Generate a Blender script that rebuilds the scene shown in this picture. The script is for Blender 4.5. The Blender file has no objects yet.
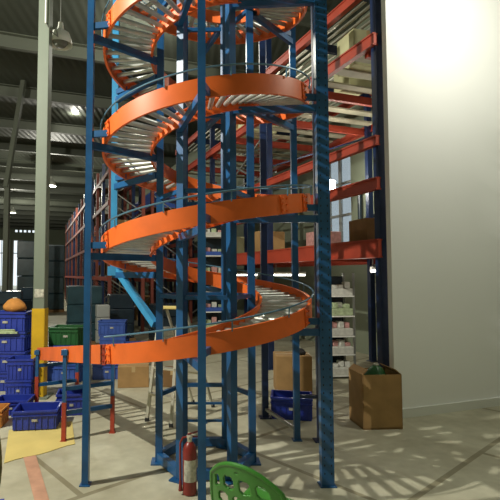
import bpy, math, random
from mathutils import Vector, Matrix
random.seed(7)
C = bpy.context.scene.collection
PI = math.pi
R = math.radians

# ------------------------------------------------------------------ camera
F, PX, PY, H0, PITCH = 456.0, 194.0, 250.0, 1.6, R(3.14)
cam = bpy.data.cameras.new('camera'); camo = bpy.data.objects.new('camera', cam); C.objects.link(camo)
camo.location = (0, 0, H0); camo.rotation_euler = (PI/2 + PITCH, 0, 0)
cam.sensor_fit = 'HORIZONTAL'; cam.sensor_width = 36; cam.lens = F/500*36
cam.shift_x = (250-PX)/500; cam.clip_start = 0.05; cam.clip_end = 500
bpy.context.scene.camera = camo

def ray(px, py):
    x, u, f = (px-PX)/F, (PY-py)/F, 1.0
    return Vector((x, f*math.cos(PITCH) - u*math.sin(PITCH), f*math.sin(PITCH) + u*math.cos(PITCH)))
def at(px, py, Y):
    r = ray(px, py); k = Y/r.y
    return Vector((r.x*k, Y, H0 + r.z*k))
def ground(px, py, z=0.0):
    r = ray(px, py); k = (z-H0)/r.z
    return Vector((r.x*k, r.y*k, z))
AX = Vector((-math.sin(R(19.1)), math.cos(R(19.1)), 0))     # along the hall
BX = Vector((math.cos(R(19.1)), math.sin(R(19.1)), 0))      # across the hall
HALL = R(19.1)
def hall(s, t, z=0.0): return AX*s + BX*t + Vector((0, 0, z))

# ------------------------------------------------------------------ materials
def mat(name, col, rough=.6, metal=0., noise=0., scale=8., emit=None, es=1., bump=0., spec=.5, col2=None, trans=0.):
    m = bpy.data.materials.new(name); m.use_nodes = True
    nt = m.node_tree; b = nt.nodes['Principled BSDF']
    b.inputs['Base Color'].default_value = (*col, 1); b.inputs['Roughness'].default_value = rough
    b.inputs['Metallic'].default_value = metal; b.inputs['Specular IOR Level'].default_value = spec
    if trans: b.inputs['Transmission Weight'].default_value = trans
    if emit: b.inputs['Emission Color'].default_value = (*emit, 1); b.inputs['Emission Strength'].default_value = es
    if noise or bump:
        tc = nt.nodes.new('ShaderNodeTexCoord'); n = nt.nodes.new('ShaderNodeTexNoise')
        n.inputs['Scale'].default_value = scale; n.inputs['Detail'].default_value = 5
        nt.links.new(tc.outputs['Object'], n.inputs['Vector'])
        if noise:
            r = nt.nodes.new('ShaderNodeValToRGB'); c2 = col2 or tuple(c*(1-noise) for c in col)
            r.color_ramp.elements[0].position = .35; r.color_ramp.elements[1].position = .65
            r.color_ramp.elements[0].color = (*c2, 1); r.color_ramp.elements[1].color = (*col, 1)
            nt.links.new(n.outputs['Fac'], r.inputs['Fac']); nt.links.new(r.outputs['Color'], b.inputs['Base Color'])
        if bump:
            bp = nt.nodes.new('ShaderNodeBump'); bp.inputs['Strength'].default_value = bump; bp.inputs['Distance'].default_value = .01
            nt.links.new(n.outputs['Fac'], bp.inputs['Height']); nt.links.new(bp.outputs['Normal'], b.inputs['Normal'])
    return m
M = {}
M['orange'] = mat('orange_paint', (.90, .165, .024), .42, noise=.16, scale=5)
M['beam_orange'] = mat('beam_orange_paint', (.42, .052, .024), .55, noise=.25, scale=3)
M['blue'] = mat('blue_paint', (.016, .105, .28), .33, noise=.3, scale=6)
M['blue_light'] = mat('light_blue_paint', (.05, .32, .62), .38, noise=.2, scale=6)
M['blue_navy'] = mat('navy_paint', (.012, .03, .10), .4, noise=.3, scale=6)
M['roller'] = mat('galvanised_roller', (.60, .62, .58), .34, .55, noise=.15, scale=14)
M['rack_brown'] = mat('rack_brown_paint', (.24, .055, .035), .6, noise=.3, scale=4)
M['steel'] = mat('dull_steel', (.30, .31, .29), .4, .7)
M['rod'] = mat('blue_grey_rod', (.10, .22, .32), .4, .3)
M['white_paint'] = mat('white_paint', (.78, .79, .75), .5)
M['dark'] = mat('dark_void', (.012, .012, .012), .8)
M['rubber'] = mat('black_rubber', (.02, .02, .02), .7)
M['crate_blue'] = mat('crate_blue_plastic', (.025, .05, .38), .38, noise=.2, scale=9)
M['crate_pale'] = mat('crate_mid_blue_plastic', (.05, .11, .42), .4, noise=.2, scale=9)
M['crate_green'] = mat('crate_green_plastic', (.02, .11, .03), .42, noise=.2, scale=9)
M['chair_green'] = mat('chair_green_plastic', (.05, .23, .03), .32, noise=.2, scale=5)
M['card'] = mat('cardboard', (.42, .25, .10), .85, noise=.18, scale=6, bump=.15)
M['card_dark'] = mat('cardboard_brown', (.24, .13, .05), .85, noise=.2, scale=6)
M['card_cream'] = mat('cardboard_cream', (.56, .55, .32), .85, noise=.15, scale=4)
M['tape'] = mat('packing_tape', (.50, .36, .18), .35)
M['yellow'] = mat('safety_yellow', (.66, .40, .01), .5, noise=.2, scale=4)
M['mat_yellow'] = mat('yellow_sheet', (.72, .58, .20), .75, noise=.12, scale=3)
M['column'] = mat('column_grey_green', (.165, .195, .15), .6, noise=.1, scale=2)
M['alu'] = mat('aluminium', (.62, .60, .50), .35, .6)
M['red'] = mat('extinguisher_red', (.24, .025, .02), .35, noise=.15, scale=8)
M['label'] = mat('pale_label', (.62, .60, .50), .6, noise=.5, scale=30)
M['pink'] = mat('pink_plastic', (.62, .32, .30), .6, noise=.3, scale=20)
M['pale_green'] = mat('pale_green_goods', (.50, .60, .36), .6, noise=.4, scale=20)
M['white_goods'] = mat('white_goods', (.66, .66, .60), .6, noise=.2, scale=20)
M['olive'] = mat('olive_sack', (.20, .17, .04), .9, noise=.6, scale=18, bump=.5)
M['sack_orange'] = mat('orange_sack', (.60, .25, .05), .8, noise=.2, scale=12, bump=.4)
M['film'] = mat('dark_film', (.02, .035, .05), .25, noise=.4, scale=4, bump=.4)
M['film_teal'] = mat('teal_film', (.025, .06, .075), .3, noise=.4, scale=3, bump=.4)
M['plank'] = mat('pale_deck_board', (.46, .43, .31), .7, noise=.35, scale=2.5)
M['slat'] = mat('light_gap_slat', (.62, .60, .50), .4, .3)  # pale colour stands in for roof light showing between deck boards
M['wall'] = mat('wall_grey_green', (.20, .225, .16), .8, noise=.1, scale=.8)
M['wall_white'] = mat('wall_white_paint', (.93, .94, .93), .75, noise=.02, scale=.8)
M['purlin'] = mat('purlin_grey', (.095, .105, .078), .6, noise=.2, scale=1)
M['lamp_on'] = mat('lamp_lit', (1, 1, .9), emit=(1, 1, .88), es=14)
M['tube_on'] = mat('tube_lit', (1, 1, .95), emit=(1, .98, .85), es=6)
M['shade'] = mat('lamp_shade_white', (.74, .75, .68), .45)
M['lens'] = mat('lamp_lens_grey', (.16, .17, .15), .25)
M['glass'] = mat('window_glass', (.42, .46, .48), .12, trans=.9)
M['line_red'] = mat('worn_floor_paint', (.60, .33, .22), .7, noise=.25, scale=7)
M['notice'] = mat('grey_board', (.33, .34, .32), .5)

def floor_mat():
    m = bpy.data.materials.new('concrete_floor'); m.use_nodes = True; nt = m.node_tree; b = nt.nodes['Principled BSDF']
    N, L = nt.nodes.new, nt.links.new
    tc = N('ShaderNodeTexCoord'); mp = N('ShaderNodeMapping'); mp.inputs['Rotation'].default_value = (0, 0, R(-40)); L(tc.outputs['Object'], mp.inputs['Vector'])
    n1 = N('ShaderNodeTexNoise'); n1.inputs['Scale'].default_value = 1.3; n1.inputs['Detail'].default_value = 6; L(tc.outputs['Object'], n1.inputs['Vector'])
    n2 = N('ShaderNodeTexNoise'); n2.inputs['Scale'].default_value = 9; n2.inputs['Detail'].default_value = 6; L(tc.outputs['Object'], n2.inputs['Vector'])
    r1 = N('ShaderNodeValToRGB'); r1.color_ramp.elements[0].position = .3; r1.color_ramp.elements[1].position = .7
    r1.color_ramp.elements[0].color = (.42, .39, .28, 1); r1.color_ramp.elements[1].color = (.64, .62, .48, 1); L(n1.outputs['Fac'], r1.inputs['Fac'])
    r2 = N('ShaderNodeValToRGB'); r2.color_ramp.elements[0].color = (.7, .7, .68, 1); r2.color_ramp.elements[1].color = (1.1, 1.1, 1.1, 1); L(n2.outputs['Fac'], r2.inputs['Fac'])
    mx = N('ShaderNodeMix'); mx.data_type = 'RGBA'; mx.blend_type = 'MULTIPLY'; mx.inputs[0].default_value = 1
    L(r1.outputs['Color'], mx.inputs[6]); L(r2.outputs['Color'], mx.inputs[7])
    br = N('ShaderNodeTexBrick'); br.inputs['Scale'].default_value = .16; br.inputs['Mortar Size'].default_value = .004; br.inputs['Color1'].default_value = (1, 1, 1, 1)
    br.inputs['Color2'].default_value = (.94, .94, .92, 1); br.inputs['Mortar'].default_value = (.55, .52, .45, 1); br.offset = .5
    L(mp.outputs['Vector'], br.inputs['Vector'])
    m2 = N('ShaderNodeMix'); m2.data_type = 'RGBA'; m2.blend_type = 'MULTIPLY'; m2.inputs[0].default_value = 1
    L(mx.outputs[2], m2.inputs[6]); L(br.outputs['Color'], m2.inputs[7]); L(m2.outputs[2], b.inputs['Base Color'])
    b.inputs['Roughness'].default_value = .55
    bp = N('ShaderNodeBump'); bp.inputs['Strength'].default_value = .15; bp.inputs['Distance'].default_value = .01
    L(n2.outputs['Fac'], bp.inputs['Height']); L(bp.outputs['Normal'], b.inputs['Normal'])
    return m
M['floor'] = floor_mat()
def ceiling_mat():
    m = mat('ceiling_sheet', (.055, .062, .048), .6); nt = m.node_tree; N, L = nt.nodes.new, nt.links.new
    tc = N('ShaderNodeTexCoord'); w = N('ShaderNodeTexWave'); w.inputs['Scale'].default_value = 1.6; w.bands_direction = 'X'
    L(tc.outputs['Object'], w.inputs['Vector']); bp = N('ShaderNodeBump'); bp.inputs['Distance'].default_value = .012
    L(w.outputs['Fac'], bp.inputs['Height']); L(bp.outputs['Normal'], nt.nodes['Principled BSDF'].inputs['Normal'])
    return m
M['ceiling'] = ceiling_mat()

# ------------------------------------------------------------------ mesh builder
class MB:
    def __init__(s): s.v = []; s.f = []; s.mi = []; s.cur = 0
    def add(s, vs, fs):
        o = len(s.v); s.v += [Vector(v) for v in vs]; s.f += [tuple(i+o for i in f) for f in fs]; s.mi += [s.cur]*len(fs); return s
    def box(s, c, d, rz=0., bev=0.):
        c = Vector(c); x, y, z = d[0]/2, d[1]/2, d[2]/2; m = Matrix.Rotation(rz, 3, 'Z')
        if bev <= 0:
            vs = [m @ Vector((a*x, b*y, e*z)) + c for e in (-1, 1) for a, b in ((-1, -1), (1, -1), (1, 1), (-1, 1))]
            return s.add(vs, [(3, 2, 1, 0), (4, 5, 6, 7), (0, 1, 5, 4), (1, 2, 6, 5), (2, 3, 7, 6), (3, 0, 4, 7)])
        rings = []
        for zz, k in ((-z, bev), (-z+bev, 0), (z-bev, 0), (z, bev)):
            X, Y = x-k, y-k; b = bev*.7
            rings.append([(-X+b, -Y), (X-b, -Y), (X, -Y+b), (X, Y-b), (X-b, Y), (-X+b, Y), (-X, Y-b), (-X, -Y+b)])
        vs = []; zs = (-z, -z+bev, z-bev, z)
        for r_, zz in zip(rings, zs): vs += [m @ Vector((p[0], p[1], zz)) + c for p in r_]
        fs = [tuple(range(7, -1, -1)), tuple(range(24, 32))]
        for k in range(3):
            for i in range(8): j = (i+1) % 8; fs.append((k*8+i, k*8+j, k*8+8+j, k*8+8+i))
        return s.add(vs, fs)
    def bar(s, p, q, w, h, up=(0, 0, 1)):
        p, q = Vector(p), Vector(q); d = (q-p).normalized(); up = Vector(up)
        if abs(d.dot(up)) > .99: up = Vector((0, 1, 0))
        sd = d.cross(up).normalized(); u = sd.cross(d)
        vs = [e + sd*a*w/2 + u*b*h/2 for e in (p, q) for a, b in ((-1, -1), (1, -1), (1, 1), (-1, 1))]
        return s.add(vs, [(0, 1, 2, 3), (7, 6, 5, 4), (4, 5, 1, 0), (5, 6, 2, 1), (6, 7, 3, 2), (7, 4, 0, 3)])
    def channel(s, p, q, w, h, th=.004, up=(0, 0, 1), side=1):
        """C-section beam: web plus two flanges"""
        p, q = Vector(p), Vector(q); d = (q-p).normalized(); up = Vector(up)
        if abs(d.dot(up)) > .99: up = Vector((0, 1, 0))
        sd = d.cross(up).normalized()*side; u = up - d*up.dot(d); u.normalize()
        s.bar(p, q, th, h, u); o = sd*(w/2)
        for k in (-1, 1): s.bar(p+o+u*k*(h/2-th/2), q+o+u*k*(h/2-th/2), w, th, u)
        return s
    def tube(s, pts, r, n=10, cap=True):
        pts = [Vector(p) for p in pts]; rs = r if isinstance(r, (list, tuple)) else [r]*len(pts)
        vs = []; fs = []; prev = None
        for i, p in enumerate(pts):
            d = (pts[min(i+1, len(pts)-1)] - pts[max(i-1, 0)]).normalized()
            a = prev - d*prev.dot(d) if prev else d.orthogonal()
            a.normalize(); prev = a; b = d.cross(a)
            vs += [p + (a*math.cos(2*PI*k/n) + b*math.sin(2*PI*k/n))*rs[i] for k in range(n)]
        for i in range(len(pts)-1):
            for k in range(n): j = (k+1) % n; fs.append((i*n+k, i*n+j, i*n+n+j, i*n+n+k))
        if cap: fs.append(tuple(range(n-1, -1, -1))); fs.append(tuple(range((len(pts)-1)*n, len(pts)*n)))
        return s.add(vs, fs)
    def lathe(s, prof, c, n=24):
        c = Vector(c); vs = []; fs = []
        for r, z in prof: vs += [c + Vector((r*math.cos(2*PI*k/n), r*math.sin(2*PI*k/n), z)) for k in range(n)]
        for i in range(len(prof)-1):
            for k in range(n): j = (k+1) % n; fs.append((i*n+k, i*n+j, i*n+n+j, i*n+n+k))
        if prof[0][0] > 1e-4: fs.append(tuple(range(n-1, -1, -1)))
        if prof[-1][0] > 1e-4: fs.append(tuple(range((len(prof)-1)*n, len(prof)*n)))
        return s.add(vs, fs)
    def build(s, name, m, parent=None, origin=None, smooth=False, local=False):
        """mesh from world coordinates (or the parent's own when local)"""
        if parent is not None and not local:
            inv = (Matrix.Translation(parent.location) @ parent.rotation_euler.to_matrix().to_4x4()).inverted()
            if parent.parent is not None:
                pp = parent.parent
                inv = (Matrix.Translation(pp.location) @ pp.rotation_euler.to_matrix().to_4x4() @ Matrix.Translation(parent.location) @ parent.rotation_euler.to_matrix().to_4x4()).inverted()
        elif origin is not None: inv = Matrix.Translation(-Vector(origin))
        else: inv = Matrix.Identity(4)
        me = bpy.data.meshes.new(name); me.from_pydata([tuple(inv @ v) for v in s.v], [], s.f)
        for mm in (m if isinstance(m, (list, tuple)) else [m]): me.materials.append(mm)
        if any(s.mi): me.polygons.foreach_set('material_index', s.mi)
        if smooth:
            me.polygons.foreach_set('use_smooth', [True]*len(me.polygons))
            try: me.set_sharp_from_angle(angle=R(40))
            except Exception: pass
        me.update()
        o = bpy.data.objects.new(name, me); C.objects.link(o); o.parent = parent
        if origin is not None and parent is None: o.location = origin
        return o

def tag(o, label, cat, group=None, kind=None):
    if label: o['label'] = label
    if cat: o['category'] = cat
    if group: o['group'] = group
    if kind: o['kind'] = kind
    return o
def thing(name, label, cat, loc=(0, 0, 0), rz=0., group=None):
    o = bpy.data.objects.new(name, None); C.objects.link(o); o.empty_display_size = .1
    o.location = loc; o.rotation_euler = (0, 0, rz)
    return tag(o, label, cat, group)
def struct(name, mb, m, origin=None, parent=None, **k):
    o = mb.build(name, m, parent, origin, **k)
    if parent is None: o['kind'] = 'structure'
    return o
def dup(root, loc, rz, label, group=None, scale=None):
    r = root.copy(); C.objects.link(r); r.location = loc; r.rotation_euler = (0, 0, rz); r['label'] = label
    if group: r['group'] = group
    if scale: r.scale = scale
    for ch in list(root.children):
        c = ch.copy(); C.objects.link(c); c.parent = r
        for g in list(ch.children):
            d = g.copy(); C.objects.link(d); d.parent = c
    return r

# ------------------------------------------------------------------ the setting
HZ = 7.0
def slab(s0, s1, t0, t1, z0, z1):
    return MB().box(hall((s0+s1)/2, (t0+t1)/2, (z0+z1)/2), (t1-t0, s1-s0, z1-z0), HALL)
struct('floor', slab(-6, 75, -9, 8, -.1, 0), M['floor'])
cl = slab(-4.2, 54.4, -7.2, 6.9, HZ, HZ+.1); co = struct('ceiling', cl, M['ceiling'])
mb = MB(); s = -1.2
while s < 54:
    mb.channel(hall(s, -7), hall(s, 6.6), .12, .34, .02); s += 3.0
for v in mb.v: v.z += HZ-.17
struct('trim_1', mb, M['purlin'])                                   # roof purlins
WT = 6.35
def wall_with_holes(name, a0, a1, fix, holes, m, axis='s', th=.15):
    """wall along the hall (axis s, at t=fix) or across it (axis t, at s=fix); holes = (lo, hi, z0, z1)"""
    mb = MB()
    def piece(lo, hi, z0, z1):
        if hi-lo < .01 or z1-z0 < .01: return
        if axis == 's': mb.box(hall((lo+hi)/2, fix+th/2, (z0+z1)/2), (th, hi-lo, z1-z0), HALL)
        else: mb.box(hall(fix+th/2, (lo+hi)/2, (z0+z1)/2), (hi-lo, th, z1-z0), HALL)
    cur = a0
    low = [h for h in holes if h[2] < 6]; high = [h for h in holes if h[2] >= 6]
    ztop = 6.0 if high else HZ
    for lo, hi, z0, z1 in sorted(low):
        piece(cur, lo, 0, ztop); piece(lo, hi, 0, z0); piece(lo, hi, z1, ztop); cur = hi
    piece(cur, a1, 0, ztop)
    if high:
        cur = a0
        for lo, hi, z0, z1 in sorted(high):
            piece(cur, lo, ztop, HZ); piece(lo, hi, ztop, z0); piece(lo, hi, z1, HZ); cur = hi
        piece(cur, a1, ztop, HZ)
    return struct(name, mb, m)
wall_with_holes('wall_right', -4, 54, WT, [(8.05, 9.35, 2.2, 4.35)], M['wall'])
wall_with_holes('wall_left', -4, 54, -7.2, [], M['wall'])
wall_with_holes('wall_back', -7.05, WT, 54, [(-4.39, -2.78, 0, 5.5), (-2.41, -1.47, 0, 5.5)] + [(-2.7+.45*k, -2.45+.45*k, 6.35, 6.6) for k in range(1, 7)], M['wall'], 't')
# rear wall closing the hall behind the camera
wall_with_holes('wall_front', -7.05, WT, -4.2, [], M['wall'], 't')
# white partition closing the near end of the mezzanine
sp, tp = 4.16, 3.815
struct('wall_partition', MB().box(hall(sp+.035, (tp+WT)/2, HZ/2), (WT-tp, .07, HZ), HALL), M['wall_white'])
struct('baseboard_partition', MB().box(hall(sp-.01, (tp+WT)/2, .05), (WT-tp, .02, .1), HALL), M['white_paint'])
# window in the right wall: frame, bars, panes
wf = thing('window_1', None, None, hall(8.7, WT+.07, 2.2), HALL); wf['kind'] = 'structure'
mb = MB()
for dx in (-.65+.03, -.2, .2, .65-.03): mb.box((0, dx, 1.075), (.07, .05, 2.15))
for dz in (.03, .72, 1.43, 2.12): mb.box((0, 0, dz), (.07, 1.3, .05))
mb.build('window_frame', M['notice'], wf, local=True)
MB().box((.01, 0, 1.075), (.008, 1.28, 2.1)).build('window_pane', M['glass'], wf, local=True)
for i, (a, b) in enumerate(((-4.39, -2.78), (-2.41, -1.47))):
    mb = MB()
    for t in (a, b): mb.box(hall(54, t, 2.75), (.12, .3, 5.5), HALL)
    mb.box(hall(54, (a+b)/2, 5.45), (b-a, .3, .1), HALL); mb.box(hall(54, (a+b)/2, 4.0), (b-a, .06, .09), HALL); mb.box(hall(54, (a+b)/2, 2.75), (.06, .06, 5.5), HALL)
    struct('door_%d' % (i+1), mb, M['notice'])
# painted line on the floor
a, b, c_, d = ground(22, 452, .004), ground(35, 452, .004), ground(51, 506, .004), ground(36, 506, .004)
struct('floor_line', MB().add([a, b, c_, d, *[v-Vector((0, 0, .003)) for v in (a, b, c_, d)]], [(3, 2, 1, 0), (0, 1, 5, 4), (1, 2, 6, 5), (2, 3, 7, 6), (3, 0, 4, 7)]), M['line_red'])

# steel column with its yellow guard
cx, cyl = at(41, 280, 6.1).x, 6.1
col = thing('steel_column', 'grey-green steel column with yellow foot guard beside the blue crates', 'column', (cx, cyl, 0))
col['kind'] = 'structure'
mb = MB(); w = .15
mb.box((cx, cyl, 3.45), (w, w, 6.9), bev=.008); mb.box((cx, cyl, .01), (.3, .3, .02))
mb.build('shaft', M['column'], col)
mb = MB(); mb.box((cx, cyl-.08, .59), (.164, .01, 1.14)); mb.box((cx-.08, cyl-.01, .59), (.01, .15, 1.14)); mb.box((cx+.08, cyl-.01, .59), (.01, .15, 1.14))
mb.build('foot_guard', M['yellow'], col)
MB().box((cx+.005, cyl-.079, 1.36), (.12, .006, .11)).build('notice', M['label'], col)
mb = MB(); mb.tube([(cx+.035, cyl-.11, HZ-.05), (cx+.035, cyl-.11, 5.0)], .011)
mb.build('conduit', M['white_paint'], col, smooth=True)

# ------------------------------------------------------------------ spiral conveyor
CX, CY, PITCHZ = .10, 4.0, .885
RO, RI, TH0, TH1 = .90, .47, -60., 1350.
def hz(th): return 1.135 + PITCHZ*th/360.
def pos(th, r, z=0.): return Vector((CX + r*math.sin(R(th)), CY - r*math.cos(R(th)), z))
sp_ = thing('spiral_conveyor', 'tall spiral roller conveyor, orange guards and galvanised rollers on blue steel posts', 'conveyor', (CX, CY, 0))
OPX = {0: (.050, 2.95), -60: (-.83, 3.58), 60: (1.015, 3.57), 120: (1.0, 4.52), -120: (-.80, 4.55), 240: (-.80, 4.55), 180: (.10, 5.05), 300: (-.83, 3.58)}
def outer_xy(th): return Vector((*OPX[th], 0))
def band(r, h, th, z_off, flange, t0=TH0, t1=TH1, step=5.):
    mb = MB(); n = int((t1-t0)/step); hh = h/2
    prof = [(r, -hh), (r+flange, -hh), (r+flange, -hh+th), (r+math.copysign(th, flange), -hh+th), (r+math.copysign(th, flange), hh-th), (r+flange, hh-th), (r+flange, hh), (r, hh)]
    vs = []; fs = []; k = len(prof)
    for i in range(n+1):
        a = t0 + (t1-t0)*i/n; z = hz(a)+z_off
        vs += [pos(a, p[0], z+p[1]) for p in prof]
    for i in range(n):
        for j in range(k):
            jj = (j+1) % k; f = (i*k+j, i*k+jj, i*k+k+jj, i*k+k+j); fs.append(f if flange < 0 else f)
    fs.append(tuple(range(k-1, -1, -1))); fs.append(tuple(range(n*k, n*k+k)))
    return mb.add(vs, fs)
o = band(RO, .145, .004, 0, -.022).build('outer_guard', M['orange'], sp_, smooth=True); o['label'] = 'wide orange outer guard'
o = band(RI, .12, .004, 0, .02).build('inner_guard', M['orange'], sp_, smooth=True)
# guard joint plates with bolts
for th in (-56, 58, 180, 300, 417, 398, 540, 660, 778, 900, 1020):
    mb = MB(); z = hz(th)
    p0, p1 = pos(th-2.2, RO+.006), pos(th+2.2, RO+.006); p0.z = hz(th-2.2); p1.z = hz(th+2.2)
    mb.bar(p0, p1, .006, .13)
    for k in (-1.4, 1.4):
        for dz in (-.045, 0, .045): mb.tube([pos(th+k, RO+.005, z+dz), pos(th+k, RO+.018, z+dz)], .008, 6)
    mb.build('joint_plate', M['orange'], sp_)
# thin guide rod above the outer guard
n = 280; a1 = TH1
pts = [pos(TH0+(a1-TH0)*i/n, RO+.012, hz(TH0+(a1-TH0)*i/n)+.135) for i in range(n+1)]
MB().tube(pts, .007, 6).build('guide_rod', M['rod'], sp_, smooth=True)
a = TH0+10
while a < TH1:
    MB().tube([pos(a, RO+.008, hz(a)+.06), pos(a, RO+.012, hz(a)+.135)], .005, 6).build('rod_bracket', M['rod'], sp_); a += 30
# rollers: tube with end caps and axle stubs, local x = radial
def roller_mb(L):
    mb = MB(); mb.tube([(-L/2, 0, 0), (L/2, 0, 0)], .0195, 12)
    mb.tube([(-L/2-.012, 0, 0), (L/2+.012, 0, 0)], .006, 8)
    return mb
RL = RO-RI-.03
proto = roller_mb(RL).build('roller', M['roller'], sp_, local=True, smooth=True)
ths = []; a = TH0+3
while a < TH1-2: ths.append(a); a += 7.5
def seen(th):
    p = pos(th, .7, hz(th)); Y = p.y; py = 275 - (p.z-1.6)*F/Y
    s_ = 1/Y
    if py < -10: s_ *= .01
    if abs(p.z-1.6) < .45: s_ *= .9 if th < 120 else .55
    return s_
order = sorted(ths, key=seen, reverse=True); near = set(order[:100]); first = True
rest = MB()
for th in ths:
    p = pos(th, (RO+RI)/2, hz(th)-.0)
    if th in near:
        o = proto if first else proto.copy()
        if not first: C.objects.link(o)
        first = False; o.parent = sp_; o.location = p - Vector((CX, CY, 0)); o.rotation_euler = (0, 0, R(th-90))
    else:
        d = (pos(th, 1)-pos(th, 0)); d.z = 0
        rest.tube([p-d*RL/2, p+d*RL/2], .0195, 10)
o = rest.build('remaining_rollers', M['roller'], sp_, smooth=True); o['kind'] = 'stuff'; o['label'] = 'galvanised rollers of the far and upper turns'
# carrying arms from the outer posts to the inner posts, under the rollers
for k in range(0, 5):
    for po, pi_ in ((-60, -90), (0, -30), (60, 30), (120, 90), (180, 150), (240, 270)):
        th = po + 360*k
        if th < -20 or th > TH1: continue
        z = hz(th)-.125; a, b = outer_xy(po), pos(pi_, .43)
        a.z = b.z = z
        MB().bar(a, b, .04, .055).build('arm', M['blue'], sp_)
# inner posts and base ring
for th in (-90, -30, 30, 90, 150, 210):
    b = pos(th, .40); mb = MB()
    mb.box((b.x, b.y, 2.6), (.062, .06, 5.2), R(th)); mb.box((b.x, b.y, .006), (.15, .13, .012), R(th))
    o = mb.build('inner_post', M['blue'], sp_)
for th in (-90, -30, 30, 90, 150, 210):
    MB().bar(pos(th, .40, .05), pos(th+60, .40, .05), .06, .07).build('base_beam', M['blue'], sp_)
for z in (.57, 1.42, 2.28, 3.14, 4.0):
    for th in (-90, 30, 90, 150, 210, -30):
        if z == .57 and th in (-90, -30, 30): continue
        MB().bar(pos(th, .40, z), pos(th+60, .40, z), .03, .035).build('cross_tie', M['blue'], sp_)
for z in (.24, .40):
    MB().bar(pos(150, .40, z), pos(210, .40, z), .02, .02).build('cross_tie', M['blue'], sp_)
mb = MB(); b = pos(-30, .46); b2 = pos(30, .46)
# outer posts
OP = 1.045
def outer_post(th, w, d, z0, z1, name='outer_post', m=None, holes=False, foot=True):
    b = outer_xy(th); mb = MB(); rz = R(th)
    mb.box((b.x, b.y, (z0+z1)/2), (w, .006, z1-z0), 0)                  # web
    mb.v = []; mb.f = []; mb.mi = []
    y0 = b.y-d/2
    mb.box((b.x, y0+.003, (z0+z1)/2), (w, .006, z1-z0))
    for sx in (-1, 1): mb.box((b.x+sx*(w/2-.003), b.y+.003, (z0+z1)/2), (.006, d-.006, z1-z0))
    for sx in (-1, 1): mb.box((b.x+sx*(w/2-.012), b.y+d/2-.003, (z0+z1)/2), (.012, .006, z1-z0))
    if foot: mb.box((b.x, b.y, .004), (w+.03, d+.03, .008))
    if holes:
        mb.cur = 1; z = z0+.1
        while z < z1: 
            for sx in (-1, 1): mb.box((b.x+sx*w*.27, y0-.0004, z), (.008, .001, .014))
            z += .06
    return mb.build(name, [m or M['blue'], M['dark']], sp_)
outer_post(0, .052, .05, 0, 5.0)
outer_post(-60, .050, .055, 0, 5.0)
outer_post(60, .095, .07, 0, 5.0, holes=True)
outer_post(120, .058, .055, 0, 5.0)
outer_post(-120, .062, .055, 1.62, 5.0, foot=False, m=M['blue_light'])
outer_post(180, .058, .055, 0, 5.0)
for th0 in (0, 60, 120, 180, 240, 300):                                # short brackets tying the guard to the outer posts
    for k in range(4):
        th = th0+360*k; z = hz(th)-.04
        if th < TH1:
            a = pos(th, RO-.004, z); b = outer_xy(th0); b.z = z
            MB().bar(a, b, .03, .05).build('bracket', M['blue'], sp_)
# free-standing rear posts tied to the frame
for (x, y, w) in ((.80, 5.22, .07), (1.225, 4.5, .06)):
    mb = MB(); mb.box((x, y, 2.5), (w, .06, 5.0)); mb.box((x, y, .005), (.13, .12, .01)); mb.build('rear_post', M['blue_navy'], sp_)
pb = outer_xy(120)
MB().bar((pb.x, pb.y, .42), (1.225, 4.5, .42), .03, .03).build('cross_tie', M['blue_navy'], sp_)
MB().bar((pb.x, pb.y, .10), (.80, 5.22, .10), .03, .03).build('cross_tie', M['steel'], sp_)
for z in (2.2, 3.4): MB().bar((.80, 5.22, z), (pb.x, pb.y, z), .03, .035).build('cross_tie', M['blue_navy'], sp_)
# outfeed support strut
pbl = outer_xy(-120)
o = MB().bar((pbl.x+.03, pbl.y-.02, 1.66), pos(-90, .44, 1.17), .05, .06).build('diagonal_strut', M['blue_light'], sp_)
o['label'] = 'light blue slanting strut'
MB().box((pbl.x, pbl.y-.02, 1.64), (.10, .09, .09)).build('strut_bracket', M['blue_light'], sp_)

# straight outfeed at the foot of the spiral
S0 = pos(-60, RO, hz(-60)); D = Vector((-.5, .866, -.145)); Nn = Vector((.866, .5, 0)); OL = 2.55; OW = RO-RI
of = thing('outfeed_conveyor', 'short straight orange roller conveyor running off to the left from the foot of the spiral', 'conveyor', (S0.x-.6, S0.y+1.1, 0))
up = Vector((0, 0, 1))
for k, nm in ((0, 'side_rail'), (1, 'side_rail')):
    p = S0 + Nn*OW*k + D*.02; mb = MB()
    mb.channel(p, p+D*OL, .025, .15 if k == 0 else .13, .004, side=(1 if k == 0 else -1)); mb.build(nm, M['orange'], of)
for i in range(20):
    p = S0 + D*(.09+i*.125); a = p+Nn*.02; b = p+Nn*(OW-.02)
    MB().tube([a, b], .0195, 10).build('roller', M['roller'], of, smooth=True)
for L_ in (1.10, 2.4):
    ends = []
    for k in (0, 1):
        p = S0 + D*L_ + Nn*((-.03) if k == 0 else OW+.03); zt = p.z+.05
        zs = .36
        mb = MB(); mb.box((p.x, p.y, (zs+zt)/2), (.034, .034, zt-zs)); mb.box((p.x, p.y, zt-.03), (.06, .06, .05))
        lg = mb.build('leg', M['blue'], of)
        mb = MB(); mb.box((p.x, p.y, zs/2+.01), (.04, .04, zs)); mb.box((p.x, p.y, .004), (.06, .06, .008))
        mb.build('leg_sleeve', M['beam_orange'], lg); ends.append(p)
    for z in (.27, .50): MB().bar(Vector((ends[0].x, ends[0].y, z)), Vector((ends[1].x, ends[1].y, z)), .035, .04).build('cross_bar', M['blue'], of)
p = S0+D*.0-Nn*.008
mb = MB(); mb.bar(p-D*.01, p+D*.09, .006, .155)
for k in (.02, .06):
    for dz in (-.05, 0, .05): q = p+D*k+up*dz; mb.tube([q, q-Nn*.014], .008, 6)
mb.build('joint_plate', M['beam_orange'], of)

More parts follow.
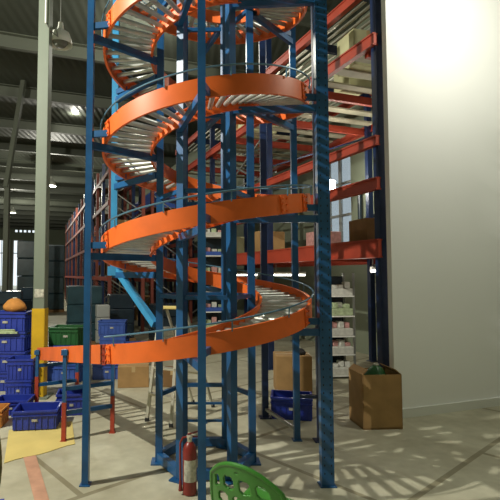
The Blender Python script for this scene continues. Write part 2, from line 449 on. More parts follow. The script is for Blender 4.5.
# ------------------------------------------------------------------ mezzanine racking on the right
MT, MT2 = 3.815, 5.95
mz = thing('mezzanine_rack', 'large two-deck orange and navy racking bay to the right of the spiral', 'rack', hall(4.5, 4.9), 0)
s_posts = [4.283, 6.983, 9.683, 12.383]
for i, s in enumerate(s_posts):
    for t in (MT, MT2):
        c = hall(s, t, 2.9); mb = MB()
        mb.box(c, (.1, .012, 5.8), HALL)
        for sx in (-1, 1): mb.box(c+BX*sx*.044+AX*.04, (.012, .08, 5.8), HALL)
        mb.box(hall(s, t, .006)+AX*.03, (.17, .16, .012), HALL)
        mb.build('post', M['blue_navy'], mz)
        if t == MT and i == 0:
            pass
for z, h in ((1.91, .20), (2.67, .13), (3.18, .10), (4.40, .13), (5.10, .12)):
    for t in (MT-.06, MT2+.06):
        if t > 5 and z in (2.67, 3.18): continue
        p, q = hall(4.27, t, z), hall(12.4, t, z)
        mb = MB(); mb.bar(p, q, .05, h)
        mb.bar(p+Vector((0, 0, h/2)), q+Vector((0, 0, h/2)), .075, .018); mb.bar(p-Vector((0, 0, h/2)), q-Vector((0, 0, h/2)), .075, .018)
        mb.build('beam', M['beam_orange'], mz)
for z in (1.91, 4.34, 5.08):
    s = 4.5
    while s < 12.3:
        MB().bar(hall(s, MT, z), hall(s, MT2, z), .06, .12).build('cross_beam', M['beam_orange'] if z < 5 else M['blue_navy'], mz); s += 1.3
mb = MB(); s = 4.35
while s < 12.3:
    mb.box(hall(s, (MT+MT2)/2, 4.43), (MT2-MT-.1, .17, .025), HALL); s += .42
mb.build('deck', M['plank'], mz)
mb = MB(); t = MT+.06
while t < MT2: mb.bar(hall(4.3, t, 5.17), hall(12.3, t, 5.17), .03, .03); t += .13
mb.build('deck', M['slat'], mz)['label'] = 'upper deck of narrow pale slats standing for light between boards'
mb = MB(); s = 4.35
while s < 12.3: mb.box(hall(s, (MT+MT2)/2, 2.03), (MT2-MT-.1, .33, .02), HALL); s += .345
mb.build('deck', M['card_dark'], mz)['label'] = 'dark lower deck boards'
for (s0, z0, s1, z1) in ((6.98, 1.98, 9.68, .5), (6.98, 3.1, 9.68, 4.3), (6.98, 3.4, 9.68, 3.45), (6.98, 4.35, 9.68, 3.3), (9.68, 2.1, 12.38, 4.2)):
    MB().bar(hall(s0, MT+.12, z0), hall(s1, MT+.12, z1), .025, .03).build('brace', M['steel'], mz)
# frame braces on the near end frame
for z in (3.5,):
    MB().bar(hall(6.98, MT+.06, z), hall(6.98, MT2-.06, z+.7), .025, .025).build('brace', M['blue_navy'], mz)

# ------------------------------------------------------------------ repeated goods
def make_crate(name, label, m, cat='crate', W=.56, Dp=.38, Hh=.27):
    t = thing(name, label, cat)
    mb = MB(); th = .012; z = Hh
    mb.box((0, 0, .012), (W-.05, Dp-.05, .024))
    for sx in (-1, 1): mb.box((sx*(W/2-.022), 0, Hh/2), (th, Dp-.04, Hh-.01))
    for sy in (-1, 1): mb.box((0, sy*(Dp/2-.022), Hh/2), (W-.04, th, Hh-.01))
    for k in range(7):                                             # upright ribs
        x = -W/2+.05+k*(W-.1)/6
        for sy in (-1, 1): mb.box((x, sy*(Dp/2-.012), Hh*.42), (.010, .012, Hh*.72))
    for k in range(4):
        y = -Dp/2+.06+k*(Dp-.12)/3
        for sx in (-1, 1): mb.box((sx*(W/2-.012), y, Hh*.36), (.012, .010, Hh*.6))
    mb.build('body', m, t, local=True)
    mb = MB()
    for zz, hh in ((Hh-.012, .024), (Hh*.74, .012)):
        for sx in (-1, 1): mb.box((sx*(W/2-.012), 0, zz), (.024, Dp, hh))
        for sy in (-1, 1): mb.box((0, sy*(Dp/2-.012), zz), (W-.048, .024, hh))
    mb.build('rim', m, t, local=True)
    for sx in (-1, 1):
        MB().box((sx*(W/2-.0148), 0, Hh*.86), (.006, .12, .03)).build('handle_recess_shade', M['rubber'], t, local=True)  # dark plate paints in the shade of the hand hole
    MB().box((0, -Dp/2+.009, Hh*.5), (.07, .008, .03)).build('printed_label', M['label'], t, local=True)
    return t
def make_carton(name, label, m, W, Dp, Hh, loc, rz, group=None, open_=False):
    t = thing(name, label, 'box', loc, rz, group)
    mb = MB()
    if not open_:
        mb.box((0, 0, Hh/2), (W, Dp, Hh), bev=.006)
    else:
        mb.box((0, 0, .01), (W, Dp, .02))
        for sx in (-1, 1): mb.box((sx*(W/2-.004), 0, Hh/2), (.008, Dp, Hh))
        for sy in (-1, 1): mb.box((0, sy*(Dp/2-.004), Hh/2), (W, .008, Hh))
    mb.build('body', m, t, local=True)
    if open_:
        for sx in (-1, 1):
            MB().bar((sx*W/2, 0, Hh), (sx*(W/2-.06), 0, Hh+.05), Dp*.96, .006).build('flap', m, t, local=True)
    else:
        MB().box((0, 0, Hh+.0008), (W*.99, .05, .0012)).build('tape', M['tape'], t, local=True)
        mb = MB(); mb.box((0, -Dp/2-.0006, Hh*.86), (.05, .0012, Hh*.26)); mb.build('tape', M['tape'], t, local=True)
    return t

GC = 'blue plastic crates around the yellow-footed column'
crate0 = make_crate('plastic_crate', 'open blue crate lying alone on the yellow sheet, nearest to the camera', M['crate_blue'])
crate0.location = (-1.66, 4.93, .012); crate0.rotation_euler = (0, 0, R(8)); crate0.scale = (.82, .9, .72); crate0['group'] = GC
dup(crate0, (-1.42, 5.42, 0), R(10), 'open blue crate on the floor just behind the crate on the yellow sheet', GC, (.62, .8, .9))
dup(crate0, (-2.10, 5.42, 0), R(4), 'low open blue crate on the floor in front of the stacked crates', GC, (.7, .8, .62))
sx_, sy_ = -2.62, 6.55
names = ['bottom', 'second', 'third', 'topmost']
for k in range(4):
    dup(crate0, (sx_+(-.02, .02, -.01, .0)[k], sy_, k*.271), R((3, -3, 2, 0)[k]),
        '%s blue crate of the tall stack left of the column' % names[k], GC, (1.02, 1.0, 1.0))
for k in range(2):
    dup(crate0, (-2.24+.01*k, 6.02-.0*k, k*.265), R(2+3*k), ('lower', 'upper')[k] + ' blue crate of the short stack touching the column', GC, (.60, .8, .98))
mid = make_crate('plastic_crate', 'blue crate sitting under the green crate behind the outfeed conveyor', M['crate_pale'])
mid.location = (-1.93, 7.1, .272); mid.rotation_euler = (0, 0, R(5)); mid['group'] = GC
dup(mid, (-1.95, 7.1, 0), R(0), 'bottom blue crate of the pile topped by a green crate', GC)
dup(mid, (-1.36, 7.25, 0), R(8), 'low blue crate on the floor right of the pile with the green crate', GC, (.8, 1, .9))
gc = make_crate('plastic_crate', 'dark green crate on top of blue crates behind the outfeed conveyor', M['crate_green'])
gc.location = (-1.92, 7.1, .544); gc.rotation_euler = (0, 0, R(-4)); gc.scale = (1, 1, 1.0)
bl = make_crate('plastic_crate', 'blue crate on the floor before the brown box, right of the spiral', M['crate_blue'])
bl.location = (1.11, 5.28, 0); bl.rotation_euler = (0, 0, R(-12)); bl.scale = (.82, .9, .9)
# clutter on the floor between the spiral and the long racks
for (x, y, rz, sc_, lb) in ((-2.35, 9.2, 4, (1, 1, 1.6), 'deep blue crate on the floor right of the column, farther back than the green crate'),
                            (-1.62, 9.4, -5, (1, 1, 1.5), 'deep blue crate directly behind the leftmost blue post'),
                            (-1.12, 8.9, 8, (.9, 1, 1.1), 'blue crate seen over the outfeed joint, behind the slanting strut')):
    dup(mid, (x, y, 0), R(rz), lb, GC, sc_)
dup(mid, (-1.66, 9.4, .407), R(3), 'blue crate stacked on the deep crate behind the leftmost blue post', GC)
for (x, y, w_, h_, mm, lb) in ((-2.55, 10.6, .8, 1.35, 'film_teal', 'teal-wrapped load just right of the column behind the green crate'),
                          (-1.75, 11.0, .6, 1.15, 'film', 'black-wrapped load behind the leftmost blue post'),
                          (-.62, 10.4, .7, .95, 'film', 'black-wrapped load seen below the slanting strut'),
                          (-.55, 9.2, .4, .55, 'white_goods', 'white-wrapped bundle in front of the black-wrapped loads'),
                          (-2.0, 10.1, .30, .95, 'notice', 'narrow grey-wrapped bundle between teal and black loads')):
    t = thing('wrapped_stack', lb, 'stack', (x, y, 0), HALL)
    MB().box((0, 0, .06), (w_, w_, .12)).build('pallet', M['card_dark'], t, local=True)
    mb = MB()
    for k in range(3): mb.box((random.uniform(-.02, .02), 0, .12+(k+.5)*(h_-.12)/3), (w_*.95, w_*.9, (h_-.12)/3*.99), random.uniform(-.06, .06), bev=.02)
    mb.build('wrapped_load', M[mm], t, local=True)
# orange sack on the stack, olive sack and crate at the left edge
def sack(name, label, loc, sc, m, seed, rz=0, cat='sack'):
    rnd = random.Random(seed); mb = MB(); n, k = 20, 10; prof = []
    vs = []; fs = []
    for i in range(k+1):
        v = i/k; z = v; rr = (math.sin(PI*min(1, .16+v*.84))**.5) * (1-.35*v)
        if i == k: rr = .05
        for j in range(n):
            a = 2*PI*j/n; q = rr*(1+.07*math.sin(3*a+seed+4*v)+.04*math.sin(7*a+9*v)+rnd.uniform(-.02, .02))
            vs.append((q*math.cos(a)*sc[0], q*math.sin(a)*sc[1], z*sc[2]))
    for i in range(k):
        for j in range(n): jj = (j+1) % n; fs.append((i*n+j, i*n+jj, i*n+n+jj, i*n+n+j))
    fs.append(tuple(range(n-1, -1, -1))); fs.append(tuple(range(k*n, k*n+n)))
    mb.add(vs, fs); t = thing(name, label, cat, loc, rz)
    mb.build('body', m, t, local=True, smooth=True)
    MB().tube([(sc[0]*.12*math.cos(q*PI/4), sc[1]*.12*math.sin(q*PI/4), sc[2]*.97) for q in range(9)], .012, 6).build('tie', M['label'], t, local=True)
    return t
sack('sack', 'orange sack lying on top of the tall blue crate stack', (-2.56, 6.55, 1.086), (.18, .16, .19), M['sack_orange'], 1)
bn = dup(crate0, (-1.265, 2.50, 0), R(20), 'blue crate under the olive sack at the left edge', None, (.82, .9, 1.1))
if 'group' in bn: del bn['group']
sack('sack', 'olive woven sack bulging out of a blue crate at the left edge', (-1.205, 2.50, .30), (.18, .18, .74), M['olive'], 5)

oc = make_crate('plastic_crate', 'small orange crate at the left edge beside the yellow sheet', M['sack_orange'])
oc.location = (-2.17, 4.97, 0); oc.rotation_euler = (0, 0, R(5)); oc.scale = (.55, .7, .7)
fsh = thing('folded_sheet', 'pale folded sheet draped over the front of the tall blue crate stack', 'sheet', (-2.66, 6.33, .80), R(3))
mb = MB()
for k in range(5): mb.box((.01*math.sin(k*2), .0-.004*k, .012*k), (.46-.02*k, .045-.004*k, .014), R(2*math.sin(k*3)), bev=.003)
mb.build('folds', M['pale_green'], fsh, local=True)
# cartons on the floor
make_carton('cardboard_box', 'brown box with a black pouch on top, standing behind the lone blue crate', M['card'], .48, .40, .50, (1.37, 6.45, 0), R(-4))
sack('pouch', 'black pouch lying on the brown box right of the spiral', (1.46, 6.38, .504), (.10, .08, .09), M['rubber'], 3, cat='bag')
bx = make_carton('cardboard_box', 'tall open brown box in front of the white wall and the navy post', M['card'], .42, .36, .56, (1.95, 5.0, 0), R(4), open_=True)
sack('green_bundle', 'dark green plastic bundle stuffed in the tall open box', (1.97, 5.0, .28), (.17, .14, .36), M['crate_green'], 9, cat='bag')
make_carton('cardboard_box', 'low wide brown box on the floor left of the ladder', M['card'], .44, .36, .30, (-.88, 6.75, 0), R(6))
make_carton('cardboard_box', 'small dark brown box on the floor between the ladder legs', M['card_dark'], .30, .3, .24, (-.30, 6.75, 0), R(-5))

# yellow sheet on the floor
c4 = [ground(4, 463, .006), ground(75, 444, .006), ground(72, 421, .006), ground(9, 430, .006)]
mb = MB(); th = Vector((0, 0, .005)); g = 8; vs = []
for lay in (0, 1):
    for i in range(g+1):
        for j in range(g+1):
            u, v = i/g, j/g
            p = c4[0]*(1-u)*(1-v)+c4[1]*u*(1-v)+c4[2]*u*v+c4[3]*(1-u)*v
            if j == 0: p = p + Vector((0, .02*math.sin(9*u), 0))
            vs.append(p - th*lay)
fs = []; q = (g+1)**2
for i in range(g):
    for j in range(g):
        a = i*(g+1)+j; fs += [(a, a+g+1, a+g+2, a+1), (q+a, q+a+1, q+a+g+2, q+a+g+1)]
for i in range(g):
    a, b = i*(g+1), (i+1)*(g+1); fs += [(a, q+a, q+b, b), (b+g, q+b+g, q+a+g, a+g)]
    fs += [(i+1, q+i+1, q+i, i), (g*(g+1)+i, q+g*(g+1)+i, q+g*(g+1)+i+1, g*(g+1)+i+1)]
tag(mb.add(vs, fs).build('floor_sheet', M['mat_yellow'], None, origin=(c4[0]+c4[2])/2), 'flat yellow sheet lying on the floor under the nearest blue crate', 'mat')

# ------------------------------------------------------------------ fire extinguisher
ex = ground(189.5, 497); fe = thing('fire_extinguisher', 'red fire extinguisher with pale label on the floor in front of the spiral', 'fire extinguisher', (ex.x, ex.y+.05, 0), R(10))
mb = MB(); mb.lathe([(.040, 0), (.050, .006), (.052, .02), (.052, .30), (.050, .325), (.042, .35), (.028, .368), (.02, .375)], (0, 0, 0), 28); mb.build('cylinder', M['red'], fe, local=True, smooth=True)
mb = MB(); mb.lathe([(.0528, .11), (.0528, .25)], (0, 0, 0), 28)
n = 28; vs = []; fs = []
mb = MB()
for i in range(13):
    a = R(-150+i*10)
    for z in (.10, .255): vs.append((.0532*math.cos(a), .0532*math.sin(a), z))
for i in range(12): fs.append((2*i, 2*i+2, 2*i+3, 2*i+1))
mb.add(vs, fs).build('label_sticker', M['label'], fe, local=True, smooth=True)
MB().lathe([(.018, .372), (.018, .40), (.024, .402), (.024, .418), (.012, .425)], (0, 0, 0), 16).build('valve', M['alu'], fe, local=True, smooth=True)
mb = MB(); mb.bar((-.015, 0, .428), (.085, 0, .448), .018, .006); mb.build('lever', M['red'], fe, local=True)
mb = MB(); mb.bar((-.015, 0, .412), (.075, 0, .405), .018, .006); mb.build('carry_handle', M['red'], fe, local=True)
MB().tube([(0, -.02, .41), (0, -.032, .41)], .012, 12).build('gauge', M['label'], fe, local=True)
mb = MB(); mb.tube([(-.02, 0, .41), (-.05, 0, .405), (-.068, 0, .37), (-.070, 0, .30), (-.068, -.005, .10)], .008, 8)
mb.tube([(-.068, -.005, .10), (-.068, -.005, .03)], [.010, .016], 10); mb.build('hose', M['red'], fe, local=True, smooth=True)

# ------------------------------------------------------------------ step ladder
ld = thing('step_ladder', 'small aluminium folding step ladder standing behind the spiral', 'ladder', (-.12, 5.45, 0), 0)
TOPZ = 1.20; tx = at(172, 311, 5.4)
L1, L2, R1, R2 = ground(147, 421), ground(171, 427), ground(193, 403), ground(213, 407)
top = Vector((tx.x, 5.35, TOPZ)); hw = Vector((.11, -.03, 0))
for a, sgn in ((L1, -1), (L2, 1)):
    lg = MB().bar(a, top+hw*sgn+Vector((-.03, 0, 0)), .03, .035).build('leg', M['alu'], ld)
    MB().box(a+Vector((0, 0, .018)), (.045, .05, .036)).build('rubber_foot', M['rubber'], lg)
for a, sgn in ((R1, -1), (R2, 1)):
    lg = MB().bar(a, top+hw*sgn+Vector((.05, 0, 0)), .022, .028).build('leg', M['alu'], ld)
    MB().box(a+Vector((0, 0, .018)), (.04, .045, .036)).build('rubber_foot', M['rubber'], lg)
for k in range(1, 4):
    f = k/4.3; p = L1.lerp(top-hw, f); q = L2.lerp(top+hw, f)
    MB().bar(p, q, .07, .022).build('step', M['alu'], ld)
p = R1.lerp(top-hw, .35); q = R2.lerp(top+hw, .35); MB().bar(p, q, .015, .02).build('spreader', M['alu'], ld)
MB().box(top+Vector((.01, 0, .02)), (.27, .16, .03), R(-10), bev=.006).build('top_platform', M['mat_yellow'], ld)

# ------------------------------------------------------------------ green plastic chair
ch = thing('plastic_chair', 'green plastic chair with cut-out back, cropped at the bottom edge', 'chair', (.38, 2.37, 0), R(-38))
ch.scale = (1, 1, .95)
def sheet(fn, nu, nv, keep, name, m, th=.012):
    vs = [fn(i/nu, j/nv) for i in range(nu+1) for j in range(nv+1)]
    fs = [(i*(nv+1)+j, (i+1)*(nv+1)+j, (i+1)*(nv+1)+j+1, i*(nv+1)+j+1) for i in range(nu) for j in range(nv) if keep((i+.5)/nu, (j+.5)/nv)]
    o = MB().add(vs, fs).build(name, m, ch, local=True, smooth=True)
    md = o.modifiers.new('s', 'SOLIDIFY'); md.thickness = th; md.offset = 0
    return o
def back_fn(u, v):
    x = (u-.5)*2; w = .235-.045*v**1.5
    ztop = .765 - .10*abs(x)**2.2
    return Vector((x*w, -.20-.09*v+.06*x*x, .42 + (ztop-.42)*v))
def back_keep(u, v):
    if v < .14 or v > .90 or u < .10 or u > .90: return True
    a = (u-.5)*2; row = v*3.3+.25*math.cos(a*2)
    col = (u*4.6+(.5 if int(row) % 2 else 0)) % 1
    return not (.16 < (row % 1) < .86 and .16 < col < .84 and abs((row % 1)-.5)*.9+abs(col-.5) < .52)
sheet(back_fn, 72, 56, back_keep, 'backrest', M['chair_green'])
MB().tube([back_fn(i/24, 1.0) for i in range(25)], .011, 8).build('top_rail', M['chair_green'], ch, local=True, smooth=True)
for u in (0, 1): MB().tube([back_fn(u, v/8) for v in range(9)], .012, 8).build('side_rail', M['chair_green'], ch, local=True, smooth=True)
sheet(lambda u, v: Vector(((u-.5)*(.46-.04*(1-v)), -.22+.44*v, .42-.02*math.sin(PI*v)-.015*math.sin(PI*u))), 20, 20, lambda u, v: True, 'seat', M['chair_green'], .014)
for sx in (-1, 1):
    for y0, y1 in ((.205, .24), (-.205, -.26)):
        MB().tube([(sx*.20, y0, .42), (sx*.222, (y0+y1)/2, .2), (sx*.24, y1, 0.0)], [.026, .022, .018], 8).build('leg', M['chair_green'], ch, local=True, smooth=True)

# ------------------------------------------------------------------ lamps
def highbay(px, py, Y, label, on=True, sc=1., nm='pendant_lamp', power=0):
    p = at(px, py, Y); t = thing(nm, label, 'lamp', (p.x, p.y, p.z))
    prof = [(.03*sc, .20*sc), (.035*sc, .14*sc), (.05*sc, .10*sc), (.11*sc, .06*sc), (.14*sc, -.02*sc), (.15*sc, -.09*sc)]
    mb = MB(); mb.lathe([(r, z) for r, z in prof[::-1]]+[(0.0001, .20*sc)], (0, 0, 0), 24); mb.f = [f for f in mb.f if len(f) != 24]
    o = mb.build('shade', M['shade'], t, local=True, smooth=True)
    md = o.modifiers.new('s', 'SOLIDIFY'); md.thickness = .006
    MB().lathe([(.001, -.12*sc), (.06*sc, -.11*sc), (.10*sc, -.06*sc), (.09*sc, -.02*sc), (.03*sc, .05*sc)], (0, 0, 0), 20).build('bulb', M['lamp_on'] if on else M['lens'], t, local=True, smooth=True)
    MB().tube([(0, 0, .20*sc), (0, 0, HZ-p.z-.02)], .008, 6).build('cord', M['steel'], t, local=True)
    if power:
        l = bpy.data.lights.new('lamp_or_fill_light', 'POINT'); l.energy = power; l.color = (1, .97, .84); l.shadow_soft_size = .12
        lo = bpy.data.objects.new('lamp_or_fill_light', l); C.objects.link(lo); lo.location = (p.x, p.y, p.z-.22*sc)
    return t
pl = highbay(60.5, 38, 6.5, 'unlit white dome pendant lamp hanging just right of the column', False, 1.15)
q = at(60.5, 38, 6.5)
MB().tube([(cx+.035, cyl-.11, 5.02), (cx+.08, cyl-.05, 4.93), (cx+.14, cyl+.1, 4.93), (q.x-.05, q.y-.05, q.z+.12)], .008, 8).build('supply_cable', M['steel'], pl, smooth=True)
highbay(51, 183, 21, 'brightly lit pendant lamp right beside the column, halfway down the hall', True, 1.5, power=500)
highbay(75, 111, 15, 'lit pendant lamp seen between the column and the leftmost blue post', True, .55, power=60)
highbay(13, 211, 30, 'distant lit pendant lamp left of the column near the far doors', True, 1.3, power=700)
fl = thing('flood_light', 'blazing flood light beside the window under the mezzanine decks', 'lamp', at(328, 187, 9.0), R(30))
MB().box((0, 0, 0), (.38, .05, .30), bev=.01).build('lens', M['lamp_on'], fl, local=True)
MB().box((0, .05, 0), (.42, .06, .34), bev=.01).build('housing', M['steel'], fl, local=True)
MB().bar((0, .06, .1), (0, .06, 1.0), .02, .02).build('bracket', M['steel'], fl, local=True)
def tubelight(p, q, label):
    t = thing('tube_light', label, 'lamp', ((p.x+q.x)/2, (p.y+q.y)/2, p.z))
    MB().tube([p, q], .016, 8).build('tube', M['tube_on'], t, smooth=True)
    MB().bar(p+Vector((0, 0, .04)), q+Vector((0, 0, .04)), .05, .035).build('batten', M['white_paint'], t)
    mb = MB()
    for e in (p.lerp(q, .15), p.lerp(q, .85)): mb.tube([e+Vector((0, 0, .05)), e+Vector((0, 0, 1.82-p.z))], .006, 6)
    mb.build('hanger', M['steel'], t)
tubelight(hall(7.0, 4.5, 1.60), hall(8.2, 4.5, 1.60), 'lit tube lamp under the lower deck, directly behind the thick right post')
tubelight(hall(8.8, 4.5, 1.60), hall(10.2, 4.5, 1.60), 'lit tube lamp under the lower deck, seen through the spiral right of its inner posts')
pa = at(371, 271, 6.3); tubelight(pa, pa+BX*.22, 'short lit tube lamp near the navy post on the right')
nb = at(380, 293, 7.0)
o = MB().box((0, 0, 0), (.16, .015, .30), 0).build('notice_board', M['notice'], None, local=True); o.location = nb+Vector((0, .0, 0)); o.rotation_euler = (0, 0, HALL)
tag(o, 'small blank grey board hung beside the navy post on the right', 'board')
mb = MB(); 
for dx in (-.06, .06): mb.tube([(dx, 0, .15), (dx, 0, 1.82-nb.z)], .004, 6)
mb.build('hanger', M['steel'], o, local=True)
# dark pipe on the right wall
pp = at(361, 215, 8.8); tt = WT-.05; ss = pp.dot(AX)
pw = thing('wall_pipe', 'dark branching pipe on the wall behind the upper orange beams', 'pipe', hall(9.05, tt, 2.0))
def onwall(px):                                                     # point of the right wall under a pixel column
    k = (px-PX)/F; Y = (WT-.06)/(BX.x*k+BX.y); return Vector((k*Y, Y, 0))
w0 = onwall(361); w1 = onwall(385)
MB().tube([w0+Vector((0, 0, 2.05)), w0+Vector((0, 0, 2.6)), w0+Vector((0, 0, 3.4))], .045, 10).build('riser', M['film'], pw, smooth=True)
MB().tube([w0+Vector((0, 0, 2.62)), w0.lerp(w1, .3)+Vector((0, 0, 2.75)), w1+Vector((0, 0, 2.8))], .035, 10).build('branch', M['film'], pw, smooth=True)

# ------------------------------------------------------------------ goods shelf units
def shelf_unit(x0, x1, Y, zs, label, rz, m='white_paint'):
    t = thing('shelving_unit', label, 'shelf', ((x0+x1)/2, Y+.2, 0), rz); W = x1-x0; Hh = zs[-1]+.35
    for sx in (-1, 1):
        for sy in (-1, 1): MB().box((sx*(W/2-.015), sy*.18, Hh/2), (.03, .03, Hh)).build('upright', M['steel'], t, local=True)
    for z in zs: MB().box((0, 0, z-.01), (W-.02, .40, .02)).build('shelf', M[m], t, local=True)
    MB().box((0, .19, Hh/2), (W-.06, .008, Hh-.1)).build('back_panel', M['film'], t, local=True)
    return t
xa, xb = at(322, 300, 7.1).x, at(354.5, 300, 7.1).x
zz = [.06, .38, .66, .97, 1.28]
su = shelf_unit(xa, xb, 7.1, zz, 'narrow goods shelving unit just right of the thick blue post', R(6))
goods = [('white_goods', 'wide white tray on the bottom shelf of the unit right of the thick post'), ('pink', 'pink bagged goods on the second shelf from the floor, right of the thick post'),
         ('pink', 'pink and white packs on the middle shelf right of the thick post'), ('pale_green', 'pale green tray of packs on the fourth shelf right of the thick post'),
         ('white_goods', 'white boxes on the top shelf right of the thick post')]
for i, (mm, lb) in enumerate(goods):
    t = thing('goods_tray', lb, 'tray', ((xa+xb)/2+.01, 7.25, zz[i]), R(6), 'trays of goods on the shelving right of the thick post')
    W = xb-xa-.08
    mb = MB(); mb.box((0, 0, .055), (W, .30, .11), bev=.006); mb.build('tray', M['white_goods'] if i != 3 else M['pale_green'], t, local=True)
    for k in range(4):
        h = random.uniform(.05, .11); MB().box((-W/2+.06+k*(W-.1)/3.2, random.uniform(-.04, .04), .11+h/2), (.085, .12, h), random.uniform(-.3, .3), bev=.008).build('pack', M[mm] if k % 2 else M['white_goods'], t, local=True)
xc, xd = at(202, 300, 9.3).x, at(226, 300, 9.3).x
zz2 = [.10, .52, .86, 1.20, 1.56, 2.0, 2.4]
shelf_unit(xc, xd, 9.3, zz2, 'tall goods shelving unit seen between the spiral\'s inner posts', R(8))
ordn = ['bottom', 'second', 'third', 'fourth', 'fifth', 'sixth', 'top']
for i, z in enumerate(zz2):
    W = xd-xc-.08; t = thing('goods_tray', 'tray of pale packs on the %s shelf of the unit behind the spiral\'s inner posts' % ordn[i], 'tray', ((xc+xd)/2, 9.45, z), R(8), 'trays of goods on the shelving behind the spiral')
    MB().box((0, 0, .04), (W, .25, .08), bev=.006).build('tray', M[['white_goods', 'pale_green', 'crate_pale'][i % 3]], t, local=True)
    for k in range(3):
        h = random.uniform(.05, .14); MB().box((-W/2+.08+k*(W-.14)/2, 0, .08+h/2), (.10, .12, h), random.uniform(-.3, .3), bev=.008).build('pack', M[['white_goods', 'pale_green', 'pink'][(k+i) % 3]], t, local=True)

# cartons standing on the 4.4 m deck
dz = 4.4425
cart = [(5.15, 4.25, .46, .40, .50, 'card_cream', 'tall cream carton on the upper orange deck, nearest the navy post'), (5.75, 4.6, .40, .4, .42, 'card_cream', 'cream carton on the upper orange deck, second from the navy post'),
        (7.35, 4.15, .55, .5, .56, 'card_cream', 'cream carton on the upper deck just left of the thick post'), (8.2, 4.2, .6, .5, .58, 'card_cream', 'wide cream carton on the upper deck, seen through the spiral\'s right edge'),
        (9.0, 4.3, .5, .5, .5, 'card', 'brown carton on the upper deck behind the spiral, left of the cream ones')]
for s, t_, W, Dp, Hh, mm, lb in cart:
    make_carton('cardboard_box', lb, M[mm], W, Dp, Hh, hall(s, t_, dz), HALL+R(random.uniform(-6, 6)), 'cartons on the upper deck')
cart = [(5.0, 4.3, .5, .4, .30, 'card_dark', 'dark carton on the lower deck beside the navy post'), (6.0, 4.2, .4, .35, .22, 'pink', 'pinkish carton on the lower deck, right of the thick post'),
        (8.0, 4.3, .55, .4, .4, 'card', 'brown carton on the lower deck left of the thick post'), (9.9, 4.3, .6, .45, .45, 'card_cream', 'cream carton on the lower deck farthest from the navy post')]
for s, t_, W, Dp, Hh, mm, lb in cart:
    make_carton('cardboard_box', lb, M[mm], W, Dp, Hh, hall(s, t_, 2.042), HALL+R(random.uniform(-6, 6)), 'cartons on the lower deck')

# ------------------------------------------------------------------ long racks down the hall
def rack(s0, bays, blen, t0, t1, zs, Hh, label, goods_words, seed, gm):
    rt = thing('pallet_rack', label, 'rack', hall(s0+bays*blen/2, (t0+t1)/2), 0)
    for i in range(bays+1):
        s = s0+i*blen
        for t in (t0, t1): MB().box(hall(s, t, Hh/2), (.09, .08, Hh), HALL).build('upright', M['blue_navy'] if i % 2 else M['rack_brown'], rt)
        mb = MB(); k = 0; z = .3
        while z < Hh-.6: mb.bar(hall(s, t0, z), hall(s, t1, z+.6), .03, .03) if k % 2 == 0 else mb.bar(hall(s, t1, z), hall(s, t0, z+.6), .03, .03); z += .6; k += 1
        mb.build('frame_brace', M['steel'], rt)
    for z in zs:
        for t in (t0-.04, t1+.04): MB().bar(hall(s0, t, z), hall(s0+bays*blen, t, z), .04, .11).build('beam', M['rack_brown'] if z > 2 else M['beam_orange'], rt)
    rnd = random.Random(seed); words = ['lowest', 'second', 'third', 'fourth', 'fifth']
    ordw = ['first', 'second', 'third', 'fourth', 'fifth', 'sixth', 'seventh', 'eighth', 'ninth', 'tenth']
    for i in range(min(bays, 5)):
        for zi, z in enumerate([0]+list(zs)):
            if rnd.random() < .3: continue
            h = rnd.uniform(.35, .62); mm, kindw = gm[rnd.randrange(len(gm))]
            zb = 0 if z == 0 else z+.055
            if z > 0: MB().box(hall(s0+(i+.5)*blen, (t0+t1)/2, z+.045), (t1-t0+.06, blen-.12, .018), HALL).build('shelf_board', M['card_dark'], rt)
            o = make_carton('pallet_load', '%s load, %s level, %s bay of %s' % (kindw, words[zi], ordw[i], goods_words), M[mm], (t1-t0)*.8, blen*.72, h, hall(s0+(i+.5)*blen, (t0+t1)/2, zb), HALL, 'loads on ' + goods_words)
            o['category'] = 'load'
GM = [('card', 'brown boxed'), ('crate_pale', 'blue crated'), ('white_goods', 'white wrapped'), ('film_teal', 'dark wrapped'), ('card_dark', 'dark boxed')]
rack(12.2, 14, 1.35, 1.85, 2.75, [1.5, 2.55, 3.55, 4.4], 4.9, 'long pallet rack with orange beams running down the hall behind the left blue post', 'the long left rack', 3, GM)
rack(12.6, 9, 1.6, 3.1, 3.95, [1.45, 2.5, 3.5], 4.6, 'pallet rack seen through the middle of the spiral, right of the long left rack', 'the middle rack', 11, GM)
rack(14.5, 6, 2.4, 4.9, 5.8, [1.4, 2.5, 3.6], 4.8, 'pallet rack along the right wall beyond the mezzanine', 'the rack by the right wall', 8, GM)
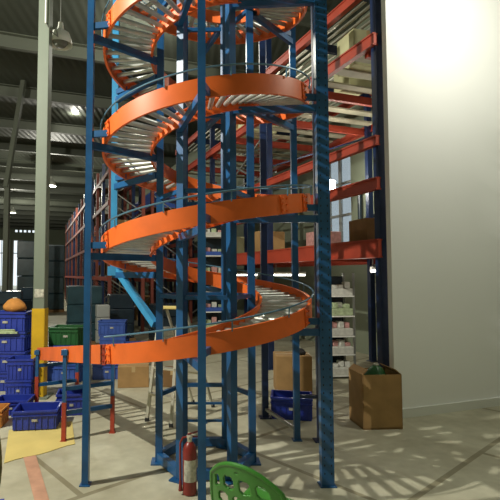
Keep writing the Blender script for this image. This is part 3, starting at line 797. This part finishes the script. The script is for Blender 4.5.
# tall wrapped stacks near the far doors
for (px, Y, w, h, mm, lb) in ((30, 19, 1.0, 3.0, 'film_teal', 'tall teal-wrapped stack directly left of the column, far down the hall'), (54, 20, .9, 2.9, 'film_teal', 'tall teal-wrapped stack directly right of the column, far down the hall'),
                              (6, 10, .75, 1.25, 'film', 'black-wrapped pallet stack behind the tall blue crates'), (27, 11, .3, 1.3, 'film', 'narrow black-wrapped stack beside the column\'s left edge')):
    x = (px-PX)/F*Y; t = thing('wrapped_stack', lb, 'stack', (x, Y, 0), HALL)
    n = 4
    MB().box((0, 0, .06), (w, w, .12)).build('pallet', M['card_dark'], t, local=True)
    mb = MB()
    for k in range(n): mb.box((random.uniform(-.02, .02), 0, .12+(k+.5)*(h-.12)/n), (w*.95, w*.9, (h-.12)/n*.99), random.uniform(-.04, .04), bev=.03)
    mb.build('wrapped_load', M[mm], t, local=True)
# slanting roof strut at far left
ps, pe = at(24, 74, 11.5), at(6, 250, 12.5)
struct('trim_3', MB().bar(Vector((pe.x, 12.5, 0)), Vector((pe.x, 12.5, 4.1)), .13, .13), M['purlin'])
pst = struct('trim_4', MB().bar(at(6, 187, 12.45), at(34, 18, 12.4), .12, .12), M['purlin'])

# ------------------------------------------------------------------ light
def point(loc, e, col=(1, .97, .84), r=.1):
    l = bpy.data.lights.new('lamp_or_fill_light', 'POINT'); l.energy = e; l.color = col; l.shadow_soft_size = r
    o = bpy.data.objects.new('lamp_or_fill_light', l); C.objects.link(o); o.location = loc; return o
def area(loc, e, size, col=(1, .97, .86), rot=(0, 0, 0)):
    l = bpy.data.lights.new('ceiling_light', 'AREA'); l.energy = e; l.size = size; l.color = col
    o = bpy.data.objects.new('ceiling_light', l); C.objects.link(o); o.location = loc; o.rotation_euler = rot; return o
point((-4.1, 2.2, 5.3), 1550, r=.04)            # high bay up left of the spiral, out of frame
point((3.4, 3.9, 4.8), 150, r=.06)              # added fill at right, no visible source, brightens the white partition
point((-.9, 9.3, 6.2), 130)
point(hall(6.2, 5.0, 3.7), 25)
point(hall(7.5, 4.6, 1.4), 10)
point((2.25, 6.15, 1.5), 6)
fp = at(328, 187, 8.85); point(fp, 25)
w = bpy.data.worlds.new('world'); bpy.context.scene.world = w; w.use_nodes = True
w.node_tree.nodes['Background'].inputs['Color'].default_value = (.85, .95, 1, 1); w.node_tree.nodes['Background'].inputs['Strength'].default_value = 1.2
sc = bpy.context.scene
sc.view_settings.view_transform = 'Standard'; sc.view_settings.look = 'None'; sc.view_settings.exposure = 0; sc.view_settings.gamma = 1
sc.view_settings.use_curve_mapping = False
sc.cycles.use_denoising = True
sc.cycles.max_bounces = 6
